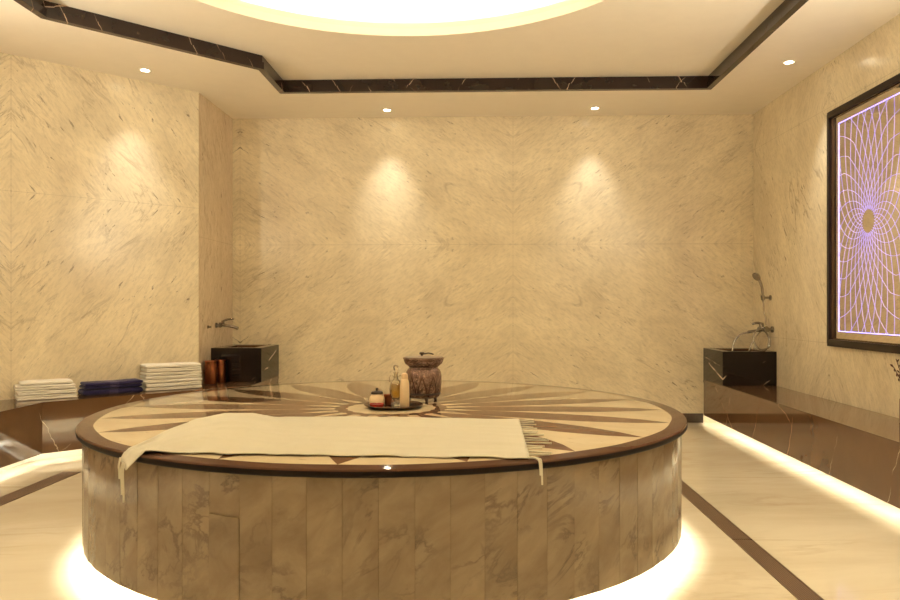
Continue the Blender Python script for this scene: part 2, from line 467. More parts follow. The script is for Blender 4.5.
# the panel with a cut: the one seen at the left front
target = math.atan2(-1, -.62)
best = min(range(NP), key=lambda i: abs(((2 * PI * (i + .5) / NP) - math.radians(254.0) + PI) % (2 * PI) - PI))
tilt = []
for i in range(NP):
    a0, a1 = 2 * PI * i / NP, 2 * PI * (i + 1) / NP
    g = .0004 / RD
    b0, b1 = a0 + g, a1 - g
    top = z1
    bot = .458 if i == best else z0
    tz = random.uniform(-.0012, .0012); ts = random.uniform(-.0008, .0008)
    q = [bm.verts.new(pol(RD + tz + ts, b0, bot)), bm.verts.new(pol(RD + tz - ts, b1, bot)), bm.verts.new(pol(RD - tz - ts, b1, top)), bm.verts.new(pol(RD - tz + ts, b0, top))]
    f = bm.faces.new(q); f[lay] = random.random()
    k = [bm.verts.new(pol(RD - .0025, a0, bot)), bm.verts.new(pol(RD - .0025, a1, bot)), bm.verts.new(pol(RD - .0025, a1, top)), bm.verts.new(pol(RD - .0025, a0, top))]
    for e in ((0, 1), (1, 2), (2, 3), (3, 0)):
        f2 = bm.faces.new((q[e[1]], q[e[0]], k[e[0]], k[e[1]])); f2[lay] = f[lay]
    # inner skin
    kk = [bm.verts.new(pol(RD - .03, a0, z0)), bm.verts.new(pol(RD - .03, a1, z0)), bm.verts.new(pol(RD - .03, a1, top)), bm.verts.new(pol(RD - .03, a0, top))]
    f3 = bm.faces.new(kk[::-1]); f3[lay] = f[lay]
    k2 = [bm.verts.new(pol(RD - .0025, a0, z0)), bm.verts.new(pol(RD - .0025, a1, z0))]
    f4 = bm.faces.new((k2[1], k2[0], kk[0], kk[1])); f4[lay] = f[lay]
    k3 = [bm.verts.new(pol(RD - .0027, a0, z0)), bm.verts.new(pol(RD - .0027, a1, z0)), bm.verts.new(pol(RD - .0027, a1, top)), bm.verts.new(pol(RD - .0027, a0, top))]
    f5 = bm.faces.new(k3); f5[lay] = f[lay]
me = bpy.data.meshes.new('drum'); bm.to_mesh(me); bm.free()
drum = bpy.data.objects.new('drum', me); COL.objects.link(drum); me.materials.append(m_drum); drum.parent = slab
# the loose lower piece, sitting a little proud
bm = bmesh.new(); lay = bm.faces.layers.float.new('panel')
a0, a1 = 2 * PI * best / NP + .0006, 2 * PI * (best + 1) / NP - .0006
ro, ri = RD + .004, RD - .0023
zz0, zl, zr = z0, .4545, .4475
o_ = [bm.verts.new(pol(ro, a0, zz0)), bm.verts.new(pol(ro, a1, zz0)), bm.verts.new(pol(ro, a1, zr)), bm.verts.new(pol(ro, a0, zl))]
i_ = [bm.verts.new(pol(ri, a0, zz0)), bm.verts.new(pol(ri, a1, zz0)), bm.verts.new(pol(ri, a1, zr)), bm.verts.new(pol(ri, a0, zl))]
for f in ([0, 1, 2, 3],): bm.faces.new([o_[k] for k in f])[lay] = .42
bm.faces.new([i_[k] for k in (3, 2, 1, 0)])[lay] = .42
for e in ((0, 1), (1, 2), (2, 3), (3, 0)): bm.faces.new((o_[e[1]], o_[e[0]], i_[e[0]], i_[e[1]]))[lay] = .42
link('access_panel', bm, m_drum, slab, smooth=False)['label'] = 'loose marble strip with a cut across its top'
bm = bmesh.new(); lathe(bm, [(1.28, .0005), (1.28, ZS - .034)], 128)
link('plinth', bm, m_floor, slab)
bm = bmesh.new(); lathe(bm, [(1.415, .145), (1.455, .145), (1.455, .160), (1.415, .160), (1.415, .145)], 128)
link('led_strip', bm, m_led, slab)['label'] = 'warm white light strip under the drum'

# ------------------------------------------------------------------ floor drains
def drain(label, x0, x1, y0, y1, group=None):
    bm = bmesh.new()
    w, L = (x1 - x0) / 2, (y1 - y0) / 2
    t = thing('floor_drain', label, 'drain', ((x0 + x1) / 2, (y0 + y1) / 2, 0.0003))
    box(bm, -w, w, -L, L, 0, .0035, .001); link('grate', bm, m_grate, t, smooth=False)
    bm = bmesh.new()
    for s in (-1, 1):
        box(bm, s * w - .002 if s > 0 else s * w - .006, s * w + .006 if s > 0 else s * w + .002, -L, L, 0, .0042)
    link('frame', bm, simple('drain_frame_metal', (.16, .10, .06), .35, .4), t, smooth=False)
    return t
drain('long brown drain grate beside right of slab, nearer length before the seam', 1.325, 1.415, 2.5, 3.885)
drain('long brown drain grate beside right of slab, farther length running behind it', 1.325, 1.415, 3.895, 5.3)
drain('long brown drain grate in floor at left before the angled bench', -2.965, -2.85, 2.6, 5.32)

# ------------------------------------------------------------------ downlights
dl = [(-.883, 7.50, 'ceiling downlight above the back wall, left of its pair'),
      (1.192, 7.50, 'ceiling downlight above the back wall, right of its pair'),
      (-2.75, 6.165, 'ceiling downlight above the angled left wall'),
      (2.531, 6.137, 'ceiling downlight above right wall near the framed mirror')]
added_downlights = [(2.45, 3.4), (2.45, 1.0), (-3.35, 3.4), (-3.35, 1.0), (-2.2, -1.1), (-.7, -1.1), (.7, -1.1), (2.0, -1.1)]  # downlights added out of view, to even out the room's brightness
def lamp(parent, e, size, blend, tilt=(0, 0, 0), name='spot_lamp', rad=.03, col=(1, .90, .65)):
    L = bpy.data.lights.new(name, 'SPOT'); L.energy = e; L.color = col; L.spot_size = math.radians(size); L.spot_blend = blend; L.shadow_soft_size = rad
    lo = bpy.data.objects.new(name, L); COL.objects.link(lo); lo.parent = parent; lo.location = (0, 0, -.012); lo.rotation_euler = tilt
    return lo
def downlight(x, y, label, group=None):
    t = thing('downlight', label, 'downlight', (x, y, ZC), group=group)
    bm = bmesh.new(); lathe(bm, [(.034, 0), (.034, -.004), (.048, -.006), (.052, -.004), (.052, 0)], 32); link('trim_ring', bm, m_ceil, t)
    bm = bmesh.new(); lathe(bm, [(0, -.004), (.034, -.004), (.034, -.0005), (0, -.0005)], 32); link('bulb', bm, m_bulb, t)
    return t
TILT = math.radians(17)
aim = [(TILT, 0, 0), (TILT, 0, 0), (TILT * .7071, TILT * -.7071 * -1, 0), (0, -TILT * -1, 0)]
dirs = [(0, 1), (0, 1), (-.7071, .7071), (1, 0)]
for (x, y, lb), d in zip(dl, dirs):
    t = downlight(x, y, lb)
    for nm, e, sz, ti, cl in (('flood_lamp', 34, 120, -.42, (1, .90, .65)), ('spot_lamp', 36, 54, .23, (1, .94, .84))):
        lo = lamp(t, e, sz, 1., name=nm, col=cl)
        v = Vector((d[0] * math.sin(ti), d[1] * math.sin(ti), -math.cos(ti)))
        lo.rotation_euler = v.to_track_quat('-Z', 'Y').to_euler()
for x, y in added_downlights:
    t = downlight(x, y, 'added ceiling downlight out of view nearer the viewer, for fill light', 'added fill downlights nearer the viewer')
    lamp(t, 125, 115, 1.)

# brass uplighters added on the side walls, out of view, to brighten the ceiling
m_brass = simple('brushed_brass', (.45, .30, .13), .3, 1)
for wx, sg, yy, lb in ((XR, -1, 3.2, 'added brass uplighter out of view on right wall, nearer the framed mirror'), (XR, -1, .9, 'added brass uplighter out of view on right wall, nearer the viewer'),
                       (-3.75, 1, 3.2, 'added brass uplighter out of view on left wall, nearer the angled corner'), (-3.75, 1, .9, 'added brass uplighter out of view on left wall, nearer the viewer')):
    t = thing('added_uplighter', lb, 'added fill lamp', (wx, yy, 2.15), group='added side wall uplighters')
    bm = bmesh.new(); box(bm, min(-.002 * sg, .015 * sg), max(-.002 * sg, .015 * sg), -.05, .05, -.08, .10, .003); link('back_plate', bm, m_brass, t, smooth=False)
    bm = bmesh.new(); lathe(bm, [(0, -.05), (.03, -.045), (.07, 0), (.085, .06), (.081, .06), (.066, .004), (.028, -.04), (0, -.045)], 36, (sg * .10, 0, 0)); link('bowl', bm, m_brass, t)
    bm = bmesh.new(); lathe(bm, [(0, -.02), (.03, -.01), (.04, .01), (.03, .03), (0, .04)], 24, (sg * .10, 0, 0)); link('bulb', bm, m_bulb, t)
    lo = lamp(t, 225, 160, 1., name='fill_uplight', rad=.05, col=(1, .92, .74)); lo.location = (sg * .10, 0, .062)
    lo.rotation_euler = Vector((sg * .75, .25, .62)).to_track_quat('-Z', 'Y').to_euler()

# ------------------------------------------------------------------ framed mirror with glowing etching
FX = XR
MY, MZ, HW, HH = 5.523, 1.815, .598, .935
t = thing('framed_mirror', 'dark framed wall mirror with glowing violet etched star', 'mirror', (FX - .002, MY, MZ))
def rectring(bm, w0, h0, w1, h1, x0, x1, bev=0):
    """picture-frame ring in the wall plane, outer (w0,h0) inner (w1,h1), from depth x0 to x1"""
    O = [(-w0, -h0), (w0, -h0), (w0, h0), (-w0, h0)]; I = [(-w1, -h1), (w1, -h1), (w1, h1), (-w1, h1)]
    V = {}
    for nm, L in (('O', O), ('I', I)):
        for xx, tg in ((x0, 0), (x1, 1)): V[nm, tg] = [bm.verts.new((xx, a, b)) for a, b in L]
    for i in range(4):
        j = (i + 1) % 4
        for A, B in ((('O', 0), ('O', 1)), (('O', 1), ('I', 1)), (('I', 1), ('I', 0)), (('I', 0), ('O', 0))):
            bm.faces.new((V[A][i], V[A][j], V[B][j], V[B][i]))
    if bev: bmesh.ops.bevel(bm, geom=list(bm.edges), offset=bev, segments=2, affect='EDGES')
bm = bmesh.new()
rectring(bm, HW, HH, HW - .026, HH - .026, 0, -.028)
rectring(bm, HW - .022, HH - .022, HW - .055, HH - .055, 0, -.040)
m_frame = simple('frame_dark_wood', (.018, .010, .007), .3, Specular_IOR_Level=.25)
link('outer_frame', bm, m_frame, t, smooth=False)
bm = bmesh.new()
rectring(bm, HW - .055, HH - .055, HW - .066, HH - .066, 0, -.022)
link('inner_fillet', bm, simple('bronze_fillet', (.10, .06, .04), .25, .6), t, smooth=False)
bm = bmesh.new(); box(bm, -.010, -.004, -(HW - .06), HW - .06, -(HH - .06), HH - .06)
mm = NT('mirror_glass'); n = mm.noise(mm.obj(), 2, 3)
mm.set(Base_Color=mm.mix(n, (.80, .74, .66), (.76, .70, .62)), Metallic=1.0, Roughness=.03)
link('mirror_glass', bm, mm.m, t, smooth=False)
m_etch = emit('violet_etched_glow', (.15, .09, 1), .7)
m_etch2 = emit('violet_border_glow', (.24, .22, 1), 3)
PW, PH = .437, .812
bm = bmesh.new()
xg = -.012
for i in range(4):
    c = [(-PW, -PH), (PW, -PH), (PW, PH), (-PW, PH)]
    a = c[i]; b = c[(i + 1) % 4]
    tube(bm, [(xg, a[0], a[1]), (xg, b[0], b[1])], .0026, 6)
link('etched_border', bm, m_etch2, t, smooth=False)
bm = bmesh.new()
NSP = 28
for sgn in (-1, 1):
    for i in range(NSP):
        pts = []
        k = 0
        r = .085
        while True:
            s_ = math.log(r / .085)
            a = 2 * PI * i / NSP + sgn * .50 * s_ ** 1.3
            # the rosette stretches with the tall panel as it grows
            st = 1 + .6 * min(1, (r - .085) / .35)
            y, z = r * math.cos(a), r * math.sin(a) * st
            if abs(y) > PW or abs(z) > PH:
                if pts:
                    p = pts[-1]
                    f = 1.
                    if abs(y) > PW: f = min(f, (PW - abs(p[1])) / (abs(y) - abs(p[1])))
                    if abs(z) > PH: f = min(f, (PH - abs(p[2])) / (abs(z) - abs(p[2])))
                    pts.append((xg, p[1] + (y - p[1]) * f, p[2] + (z - p[2]) * f))
                break
            pts.append((xg, y, z)); r *= 1.09
        if len(pts) > 2: tube(bm, pts, .0013, 4, False)
link('etched_rosette', bm, m_etch, t, smooth=False)

# ------------------------------------------------------------------ taps and shower
# left tap, on the short return wall
t = thing('basin_tap', 'chrome wall tap above the left corner basin', 'tap', (-2.545, 7.34, 1.01))
bm = bmesh.new()
for dy in (-.055, .055):
    tube(bm, [(-.001, dy, 0), (.012, dy, 0)], .026, 16); tube(bm, [(.01, dy, 0), (.045, dy * .9, 0)], .013, 12)
tube(bm, [(.052, -.07, 0), (.052, .07, 0)], .020, 16)
link('valve_body', bm, m_chrome, t)
bm = bmesh.new(); p = smoothpath([(.055, .0, -.004), (.10, .0, -.006), (.16, .0, -.018), (.205, .0, -.032)], 4); tube(bm, p, [.014] * (len(p) - 3) + [.015, .016, .016], 12); link('spout', bm, m_chrome, t)
bm = bmesh.new(); tube(bm, [(.052, 0, .012), (.055, 0, .045)], .016, 14); p = smoothpath([(.055, 0, .042), (.10, 0, .058), (.165, 0, .062)], 4); tube(bm, p, [.010] * (len(p) - 2) + [.008, .005], 10); link('lever', bm, m_chrome, t)
t = thing('towel_hook', 'small chrome towel hook on wall left of the basin tap', 'hook', (-2.545, 7.06, 1.0))
bm = bmesh.new(); tube(bm, [(-.001, 0, 0), (.008, 0, 0)], .016, 16); tube(bm, [(.006, 0, 0), (.024, 0, 0)], .009, 12); link('stem', bm, m_chrome, t)
bm = bmesh.new(); tube(bm, [(.022, -.018, 0), (.022, .018, 0)], .009, 12); link('crossbar', bm, m_chrome, t)

# right: mixer with hoses and hand shower
WX = XR
t = thing('shower_mixer', 'chrome wall shower mixer with looped hose over the right basin', 'mixer', (WX, 7.36, .975))
bm = bmesh.new()
for dy in (-.075, .075):
    tube(bm, [(-.001, dy, 0), (-.014, dy, 0)], .030, 18); tube(bm, [(-.012, dy, 0), (-.055, dy, 0)], .014, 12)
tube(bm, [(-.065, -.095, 0), (-.065, .095, 0)], .025, 18)
link('valve_body', bm, m_chrome, t)
bm = bmesh.new(); tube(bm, [(-.075, 0, .01), (-.085, 0, .06)], .022, 16); p = smoothpath([(-.085, 0, .055), (-.12, 0, .062), (-.175, 0, .05)], 4); tube(bm, p, [.012] * (len(p) - 2) + [.010, .006], 10); link('lever', bm, m_chrome, t)
bm = bmesh.new(); p = smoothpath([(-.07, .02, -.012), (-.12, .02, -.015), (-.205, .02, -.028)], 4); tube(bm, p, .014, 12); link('spout', bm, m_chrome, t)
bm = bmesh.new()
p = smoothpath([(-.205, .02, -.03), (-.27, .02, -.05), (-.335, .01, -.11), (-.36, .0, -.20), (-.365, .0, -.245)], 6); tube(bm, p, .008, 10)
link('filler_hose', bm, m_hose, t)
bm = bmesh.new()
p = smoothpath([(-.06, -.05, -.02), (-.04, -.09, -.10), (-.06, -.12, -.17), (-.15, -.13, -.185), (-.20, -.11, -.10), (-.17, -.09, -.02), (-.10, -.08, .0), (-.04, -.08, -.09), (-.07, -.09, -.19), (-.16, -.09, -.215), (-.19, -.09, -.235)], 6); tube(bm, p, .0075, 10)
p = smoothpath([(-.07, .05, -.02), (-.11, .06, -.07), (-.16, .05, -.15), (-.19, .05, -.24)], 6); tube(bm, p, .0075, 10)
link('looped_hose', bm, m_hose, t)
t = thing('hand_shower', 'chrome hand shower on wall bracket in right corner', 'hand shower', (WX, 7.34, 1.28))
bm = bmesh.new(); tube(bm, [(-.001, 0, 0), (-.012, 0, 0)], .026, 18); tube(bm, [(-.01, 0, 0), (-.075, 0, .0)], .012, 12); tube(bm, [(-.075, 0, -.022), (-.080, 0, .024)], .019, 14); link('bracket', bm, m_chrome, t)
bm = bmesh.new(); p = smoothpath([(-.074, 0, -.035), (-.078, 0, .03), (-.086, 0, .10), (-.105, 0, .16), (-.13, 0, .20)], 5); tube(bm, p, [.011 + .004 * i / len(p) for i in range(len(p))], 12); link('handle', bm, m_chrome, t)
bm = bmesh.new(); c = Vector((-.135, 0, .205)); d = Vector((-.75, -.25, -.6)).normalized()
tube(bm, [c - d * .026, c - d * .018, c, c + d * .010, c + d * .014], [.010, .030, .046, .046, .042], 24); link('spray_head', bm, m_chrome, t)
bm = bmesh.new(); p = smoothpath([(-.074, 0, -.034), (-.066, -.005, -.12), (-.055, -.012, -.20), (-.052, -.015, -.265)], 6); tube(bm, p, .0075, 10); link('supply_hose', bm, m_hose, t)

# ------------------------------------------------------------------ towels
def folded(L, D, H, layers, seed, wob=.004):
    """a towel folded over: a thick ribbon that zigzags; loop folds show at the ends; length along x, front at -y"""
    rnd = random.Random(seed)
    bm = bmesh.new()
    th = H / layers
    # cross-section in x-z: closed outline of the folded ribbon, ends alternate between fold and gap
    half = L / 2
    def outline():
        pts = []
        # rounded bullet ends per layer pair
        for k in range(layers):
            z0 = k * th
            e = rnd.uniform(-.006, .006)
            for a in range(7):
                ang = -PI / 2 + PI * a / 6
                pts.append((half + e - th * .45 + th * .45 * math.cos(ang), z0 + th / 2 + th * .5 * math.sin(ang)))
        for k in range(layers - 1, -1, -1):
            z0 = k * th
            e = rnd.uniform(-.008, .008)
            for a in range(7):
                ang = PI / 2 + PI * a / 6
                pts.append((-half + e + th * .45 + th * .45 * math.cos(ang), z0 + th / 2 + th * .5 * math.sin(ang)))
        return pts
    n = 9
    ph = rnd.uniform(0, 6)
    NX = 15
    # build as layers: each layer a rounded pillow slab
    for k in range(layers):
        z0 = k * th
        eL, eR, eF = rnd.uniform(-.007, .007), rnd.uniform(-.007, .007), rnd.uniform(-.006, .006)
        rings = []
        ny = 6
        prof = []
        for a in range(9):
            ang = PI / 2 + PI * a / 8
            prof.append((-D / 2 + eF + th * .5 + th * .5 * math.cos(ang), .5 + .5 * math.sin(ang)))
        for a in range(9):
            ang = -PI / 2 + PI * a / 8
            prof.append((D / 2 - th * .5 + th * .5 * math.cos(ang), .5 + .5 * math.sin(ang)))
        for i in range(NX + 5):
            q = min(max((i - 2) / NX, 0), 1)
            x = -half + eL + (L - eL + eR) * q
            sc = 1.
            if i == 0: sc = .35
            elif i == 1: sc = .75; 
            elif i == NX + 4: sc = .35
            elif i == NX + 3: sc = .75
            dx = 0
            if i < 2: dx = -(th * .5) * (1 if i == 0 else .75)
            if i > NX + 2: dx = (th * .5) * (1 if i == NX + 4 else .75)
            sag = wob * math.sin(ph + q * 5 + k * .5) * (k + .5) / layers + wob * .5 * math.sin(q * 11 + k * 2 + ph)
            rr = []
            for (yy, zz) in prof:
                z = z0 + th * (.5 + (zz - .5) * sc * .99) + sag * (zz if k == 0 else 1)
                y = yy * (1 if sc == 1 else (.985 if sc > .5 else .96)) + wob * .8 * math.sin(q * 7 + k + ph)
                rr.append(bm.verts.new((x + dx, y, max(z, .0003))))
            rings.append(rr)
        for a, b in zip(rings, rings[1:]):
            m = len(a)
            for j in range(m):
                bm.faces.new((a[j], a[(j + 1) % m], b[(j + 1) % m], b[j]))
        bm.faces.new(rings[0]); bm.faces.new(rings[-1][::-1])
    return bm
def along(xa, xb, dist=.17):
    """centre of a piece lying by the angled wall between x positions, dist from the wall"""
    k = 9.375 - dist * 1.4142
    xm = (xa + xb) / 2
    return xm, xm + k
A45 = PI / 4
ZL = .4705
ords = ['bottom', 'second from bottom', 'third from bottom', 'fourth from bottom', 'fifth from bottom', 'sixth from bottom', 'top']
TW = math.radians(36)
def stack(px_xy, sizes, mats, labels, group, rz=TW):
    z = ZL
    for k, (L_, D_, h, ly, sd) in enumerate(sizes):
        o = tag(link('folded_towel', folded(L_, D_, h, ly, sd, .0022), mats, angle=80), labels[k], 'towel', group)
        o.location = (px_xy[0] + random.uniform(-.005, .005), px_xy[1] + random.uniform(-.005, .005), z)
        o.rotation_euler = (0, 0, rz + random.uniform(-.02, .02)); z += h + .0045
lb4 = ['lowest folded white towel of the low stack at far left', 'second lowest folded white towel of the low stack at far left', 'second highest folded white towel of the low stack at far left', 'uppermost folded white towel of the low stack at far left']
stack((-3.395, 5.82), [(.40, .20, .036, 2, 20), (.395, .20, .034, 2, 21), (.40, .20, .034, 2, 22), (.34, .18, .026, 1, 23)], m_towel, lb4, 'white towels in the low stack')
stack((-3.028, 6.15), [(.425, .20, .050, 1, 40), (.42, .20, .052, 2, 41)], m_navy, ['lower navy blue towel folded between the two white stacks', 'upper navy blue towel folded between the two white stacks'], 'navy towels', math.radians(40))
lb7 = ['bottom folded white towel of the tall stack beside copper vessels', 'second folded white towel from bottom of the tall stack', 'third folded white towel from bottom of the tall stack', 'middle folded white towel, fourth from bottom of the tall stack',
       'fifth folded white towel from bottom of the tall stack', 'sixth folded white towel of the tall stack, just under the top one', 'top folded white towel of the tall stack beside copper vessels']
stack((-2.675, 6.52), [(.455 + random.uniform(-.01, .01), .20, random.uniform(.026, .030), 2 if k % 2 else 1, 60 + k) for k in range(7)], m_towel, lb7, 'white towels in the tall stack', math.radians(38))

# ------------------------------------------------------------------ copper vessels
def hammered(name, col):
    t = NT(name); vo = t.n('ShaderNodeTexVoronoi'); t.l(t.obj(), vo.inputs['Vector']); vo.inputs['Scale'].default_value = 70
    t.bump(vo.outputs['Distance'], .5, .006)
    n = t.noise(t.obj(), 12, 5)
    return t.set(Base_Color=t.mix(n, col, tuple(c * .45 for c in col)), Metallic=1., Roughness=.3)
m_ham = hammered('hammered_copper', (.26, .085, .035))
def vessel(label, x, y, r, h):
    t = thing('copper_vessel', label, 'vessel', (x, y, ZL), group='copper vessels by the left basin')
    bm = bmesh.new(); lathe(bm, [(0, .0005), (r * .9, .0005), (r * .98, .012), (r, h * .35), (r * .97, h * .8), (r * .9, h * .97), (r * .93, h), (r * .88, h), (r * .84, h * .95), (r * .9, h * .6), (r * .9, .02), (0, .015)], 36)
    link('body', bm, m_ham, t)
    bm = bmesh.new(); lathe(bm, [(r * .93, h - .004), (r * .985, h - .004), (r * .985, h + .004), (r * .90, h + .004), (r * .90, h - .002)], 36)
    link('rolled_rim', bm, m_copper, t)
vessel('larger hammered copper vessel in front, beside the tall towel stack', -2.468, 6.93, .060, .215)
vessel('smaller hammered copper vessel tucked behind the other, against the black basin', -2.425, 7.065, .053, .212)

# ------------------------------------------------------------------ peshtemal sheet
def interp(tab, u):
    for (u0, a), (u1, b) in zip(tab, tab[1:]):
        if u <= u1:
            f = (u - u0) / (u1 - u0); f = f * f * (3 - 2 * f) if False else f
            return [x + (y - x) * f for x, y in zip(a, b)]
    return tab[-1][1]
# u: front xy, back xy, hump height
tab = [(0.00, (-1.292, 2.735, -1.345, 2.80, .000)),
       (0.03, (-1.262, 2.765, -1.335, 2.90, .006)),
       (0.07, (-1.215, 2.795, -1.325, 3.06, .018)),
       (0.13, (-1.14, 2.79, -1.335, 3.24, .034)),
       (0.19, (-1.06, 2.785, -1.30, 3.45, .058)),
       (0.25, (-.97, 2.78, -1.20, 3.58, .070)),
       (0.31, (-.89, 2.775, -1.08, 3.66, .060)),
       (0.37, (-.81, 2.772, -.96, 3.715, .024)),
       (0.43, (-.73, 2.77, -.83, 3.73, .009)),
       (0.50, (-.63, 2.768, -.66, 3.735, .014)),
       (0.62, (-.44, 2.762, -.44, 3.73, .006)),
       (0.80, (-.12, 2.752, -.11, 3.70, .005)),
       (1.00, (.20, 2.738, .215, 3.665, .003))]
NU, NV = 120, 56
bm = bmesh.new(); grid = []
rnd = random.Random(3)
for i in range(NU + 1):
    u = i / NU
    a = interp(tab, u)
    row = []
    for j in range(NV + 1):
        v = j / NV
        x = a[0] + (a[2] - a[0]) * v; y = a[1] + (a[3] - a[1]) * v
        y += (.006 * math.sin(u * 37) + .004 * math.sin(u * 83 + 1)) * (1 if v < .02 else .3) * (1 if u > .15 else 0)
        hump = a[4] * (math.sin(PI * min(1, v * 1.02)) ** 1.2 * .75 + .5 * math.exp(-((v - .82) / .16) ** 2) * (1 if v < .82 else max(0, 1 - (v - .82) / .18)))
        wr = .0016 * math.sin(v * 34 + 2.5 * math.sin(u * 5)) + .0013 * math.sin(v * 61 + u * 9) + .0012 * math.sin(u * 40 + v * 6)
        wr += .0022 * math.exp(-((v - .36 - .02 * math.sin(u * 6)) / .012) ** 2) + .0022 * math.exp(-((v - .68 + .015 * math.sin(u * 5)) / .012) ** 2)
        if u < .5: wr += (.5 - u) * .012 * math.sin(v * 16 + u * 22)
        edge = max(0, .004 * math.sin(u * 29 + 1)) if v < .03 else 0
        z = ZS + .006 + hump + max(wr, -.003) + edge
        # over the slab's rim the gathered end hangs down
        rr = math.hypot(x - SX, y - SY)
        if rr > RS - .005:
            z = min(z, ZS + .008 - (rr - RS + .005) * .95)
        row.append(bm.verts.new((x - SX, y - SY, z - ZS)))
    grid.append(row)
for i in range(NU):
    for j in range(NV):
        bm.faces.new((grid[i][j], grid[i + 1][j], grid[i + 1][j + 1], grid[i][j + 1]))
sheet = thing('cotton_sheet', 'white woven cotton sheet spread across front of the round slab', 'sheet', (SX, SY, ZS))
o = link('woven_cloth', bm, m_sheet, sheet, angle=180)
md = o.modifiers.new('thickness', 'SOLIDIFY'); md.thickness = .003; md.offset = 0
for k in range(16):
    v = .02 + k * .064
    a = tab[-1][1]
    x = a[0] + (a[2] - a[0]) * v - SX; y = a[1] + (a[3] - a[1]) * v - SY
    L_ = rnd.uniform(.06, .105) * (1.0 if k < 9 else .75); sl = rnd.uniform(-.02, .02)
    pts = [(x - .008, y, .006), (x + L_ * .35, y + sl * .3, .0045), (x + L_ * .7, y + sl, .0045), (x + L_, y + sl * 1.2, .004)]
    R_ = math.hypot(pts[-1][0], pts[-1][1])
    if R_ < RS - .02:
        bm = bmesh.new(); tube(bm, smoothpath(pts, 4), .0032, 6); link('fringe', bm, m_fringe, sheet)
x, y = .195 - SX, 2.742 - SY
for (dx, ln) in ((.03, .085), (.022, .05)):
    ang = math.atan2(y, x + dx)
    e = [(x, y, .006), (x + dx * .6, y + .004, .006), ((RS - .01) * math.cos(ang), (RS - .01) * math.sin(ang), .006), ((RS + .008) * math.cos(ang), (RS + .008) * math.sin(ang), -.004), ((RS + .009) * math.cos(ang + .002), (RS + .009) * math.sin(ang + .002), -ln)]
    bm = bmesh.new(); tube(bm, smoothpath(e, 5), .0035, 6); link('fringe', bm, m_fringe, sheet)
for (x, y, dz, ln) in ((-1.318, 2.765, -.045, .10), (-1.305, 2.752, -.045, .125), (-1.335, 2.782, -.03, .06)):
    p = Vector((x - SX, y - SY, 0)); n = p.normalized(); p = n * max(p.length, RS + .012)
    e = [(p.x, p.y, dz + .02), (p.x * 1.004, p.y * 1.004, dz - .01), (p.x * 1.003, p.y * 1.003, dz - ln * .5), (p.x * 1.005 + .004, p.y * 1.004, dz - ln)]
    bm = bmesh.new(); tube(bm, smoothpath(e, 5), .0042, 6); link('tassel', bm, m_fringe, sheet)

# ------------------------------------------------------------------ things on the slab
def engraved():
    t = NT('engraved_metal'); P = t.obj(); x, y, z = t.sep(P)
    th = t.math('ARCTAN2', y, x)
    a = t.math('PINGPONG', t.math('MULTIPLY', th, 5 / PI), .5)
    W = t.comb(t.math('MULTIPLY', th, 1.6), t.math('MULTIPLY', z, 15), 0)
    scroll = t.ramp(t.math('ABSOLUTE', t.math('SUBTRACT', t.noise(W, 4.5, 3, .6, 2.2), .5)), [(0, 1), (.06, 1), (.11, 0)])
    arch = t.math('ABSOLUTE', t.math('SUBTRACT', t.math('ADD', a, t.math('POWER', t.math('MULTIPLY', t.math('SUBTRACT', z, .03), 5.4), 2.)), .42))
    archl = t.ramp(arch, [(0, 1), (.05, 1), (.08, 0)])
    m = t.math('MAXIMUM', t.math('MULTIPLY', scroll, .8), archl)
    col = t.mix(m, (.62, .46, .37), (.08, .04, .032))
    col = t.mix(t.math('MULTIPLY', t.noise(P, 40, 3), .4), col, (.22, .12, .10))
    t.bump(m, .8, .004)
    return t.set(Base_Color=col, Metallic=.95, Roughness=.24)
m_eng = engraved()
bk = thing('lidded_pot', 'engraved metal hamam pot with flared rim and feet on slab', 'pot', (-.302, 4.40, ZS), rz=.3)
bm = bmesh.new()
lathe(bm, [(0, .024), (.080, .024), (.092, .032), (.101, .06), (.106, .11), (.106, .150), (.103, .172), (.094, .188), (.086, .196), (.084, .202), (.090, .207), (.080, .207), (.078, .196), (.09, .17), (.095, .06), (0, .04)], 64)
link('body', bm, m_eng, bk)
bm = bmesh.new()
lathe(bm, [(.083, .2065), (.090, .208), (.108, .222), (.116, .238), (.1175, .248), (.121, .251), (.121, .257), (.114, .258), (.110, .248), (.085, .225), (0, .222)], 64)
link('flared_dish', bm, m_eng, bk)
bm = bmesh.new(); lathe(bm, [(0, .2585), (.112, .2585), (.112, .262), (.06, .265), (.02, .268), (0, .268)], 48); lid = link('lid', bm, simple('dull_pewter', (.34, .27, .21), .4, .8), bk)
bm = bmesh.new(); lathe(bm, [(0, .268), (.007, .268), (.006, .273), (.014, .278), (.016, .284), (.012, .289), (0, .290)], 24, (-.01, 0, 0)); tube(bm, smoothpath([(0, .0, .278), (.03, 0, .283), (.06, 0, .275)], 4), .004, 8); link('lid_knob', bm, m_iron, lid)
for k in range(3):
    a = -PI / 2 - .3 + .25 + k * 2 * PI / 3
    c = Vector((math.cos(a), math.sin(a), 0))
    bm = bmesh.new(); tube(bm, smoothpath([c * .078 + Vector((0, 0, .034)), c * .092 + Vector((0, 0, .018)), c * .088 + Vector((0, 0, .008)), c * .098 + Vector((0, 0, .0025))], 4), [.016, .015, .013, .011, .010, .009, .008, .007, .007, .008, .008, .009, .007], 10); link('foot', bm, m_iron, bk)
bm = bmesh.new()
lathe(bm, [(.098, .045), (.101, .047), (.102, .051), (.100, .054)], 64)
link('band', bm, m_iron, bk)

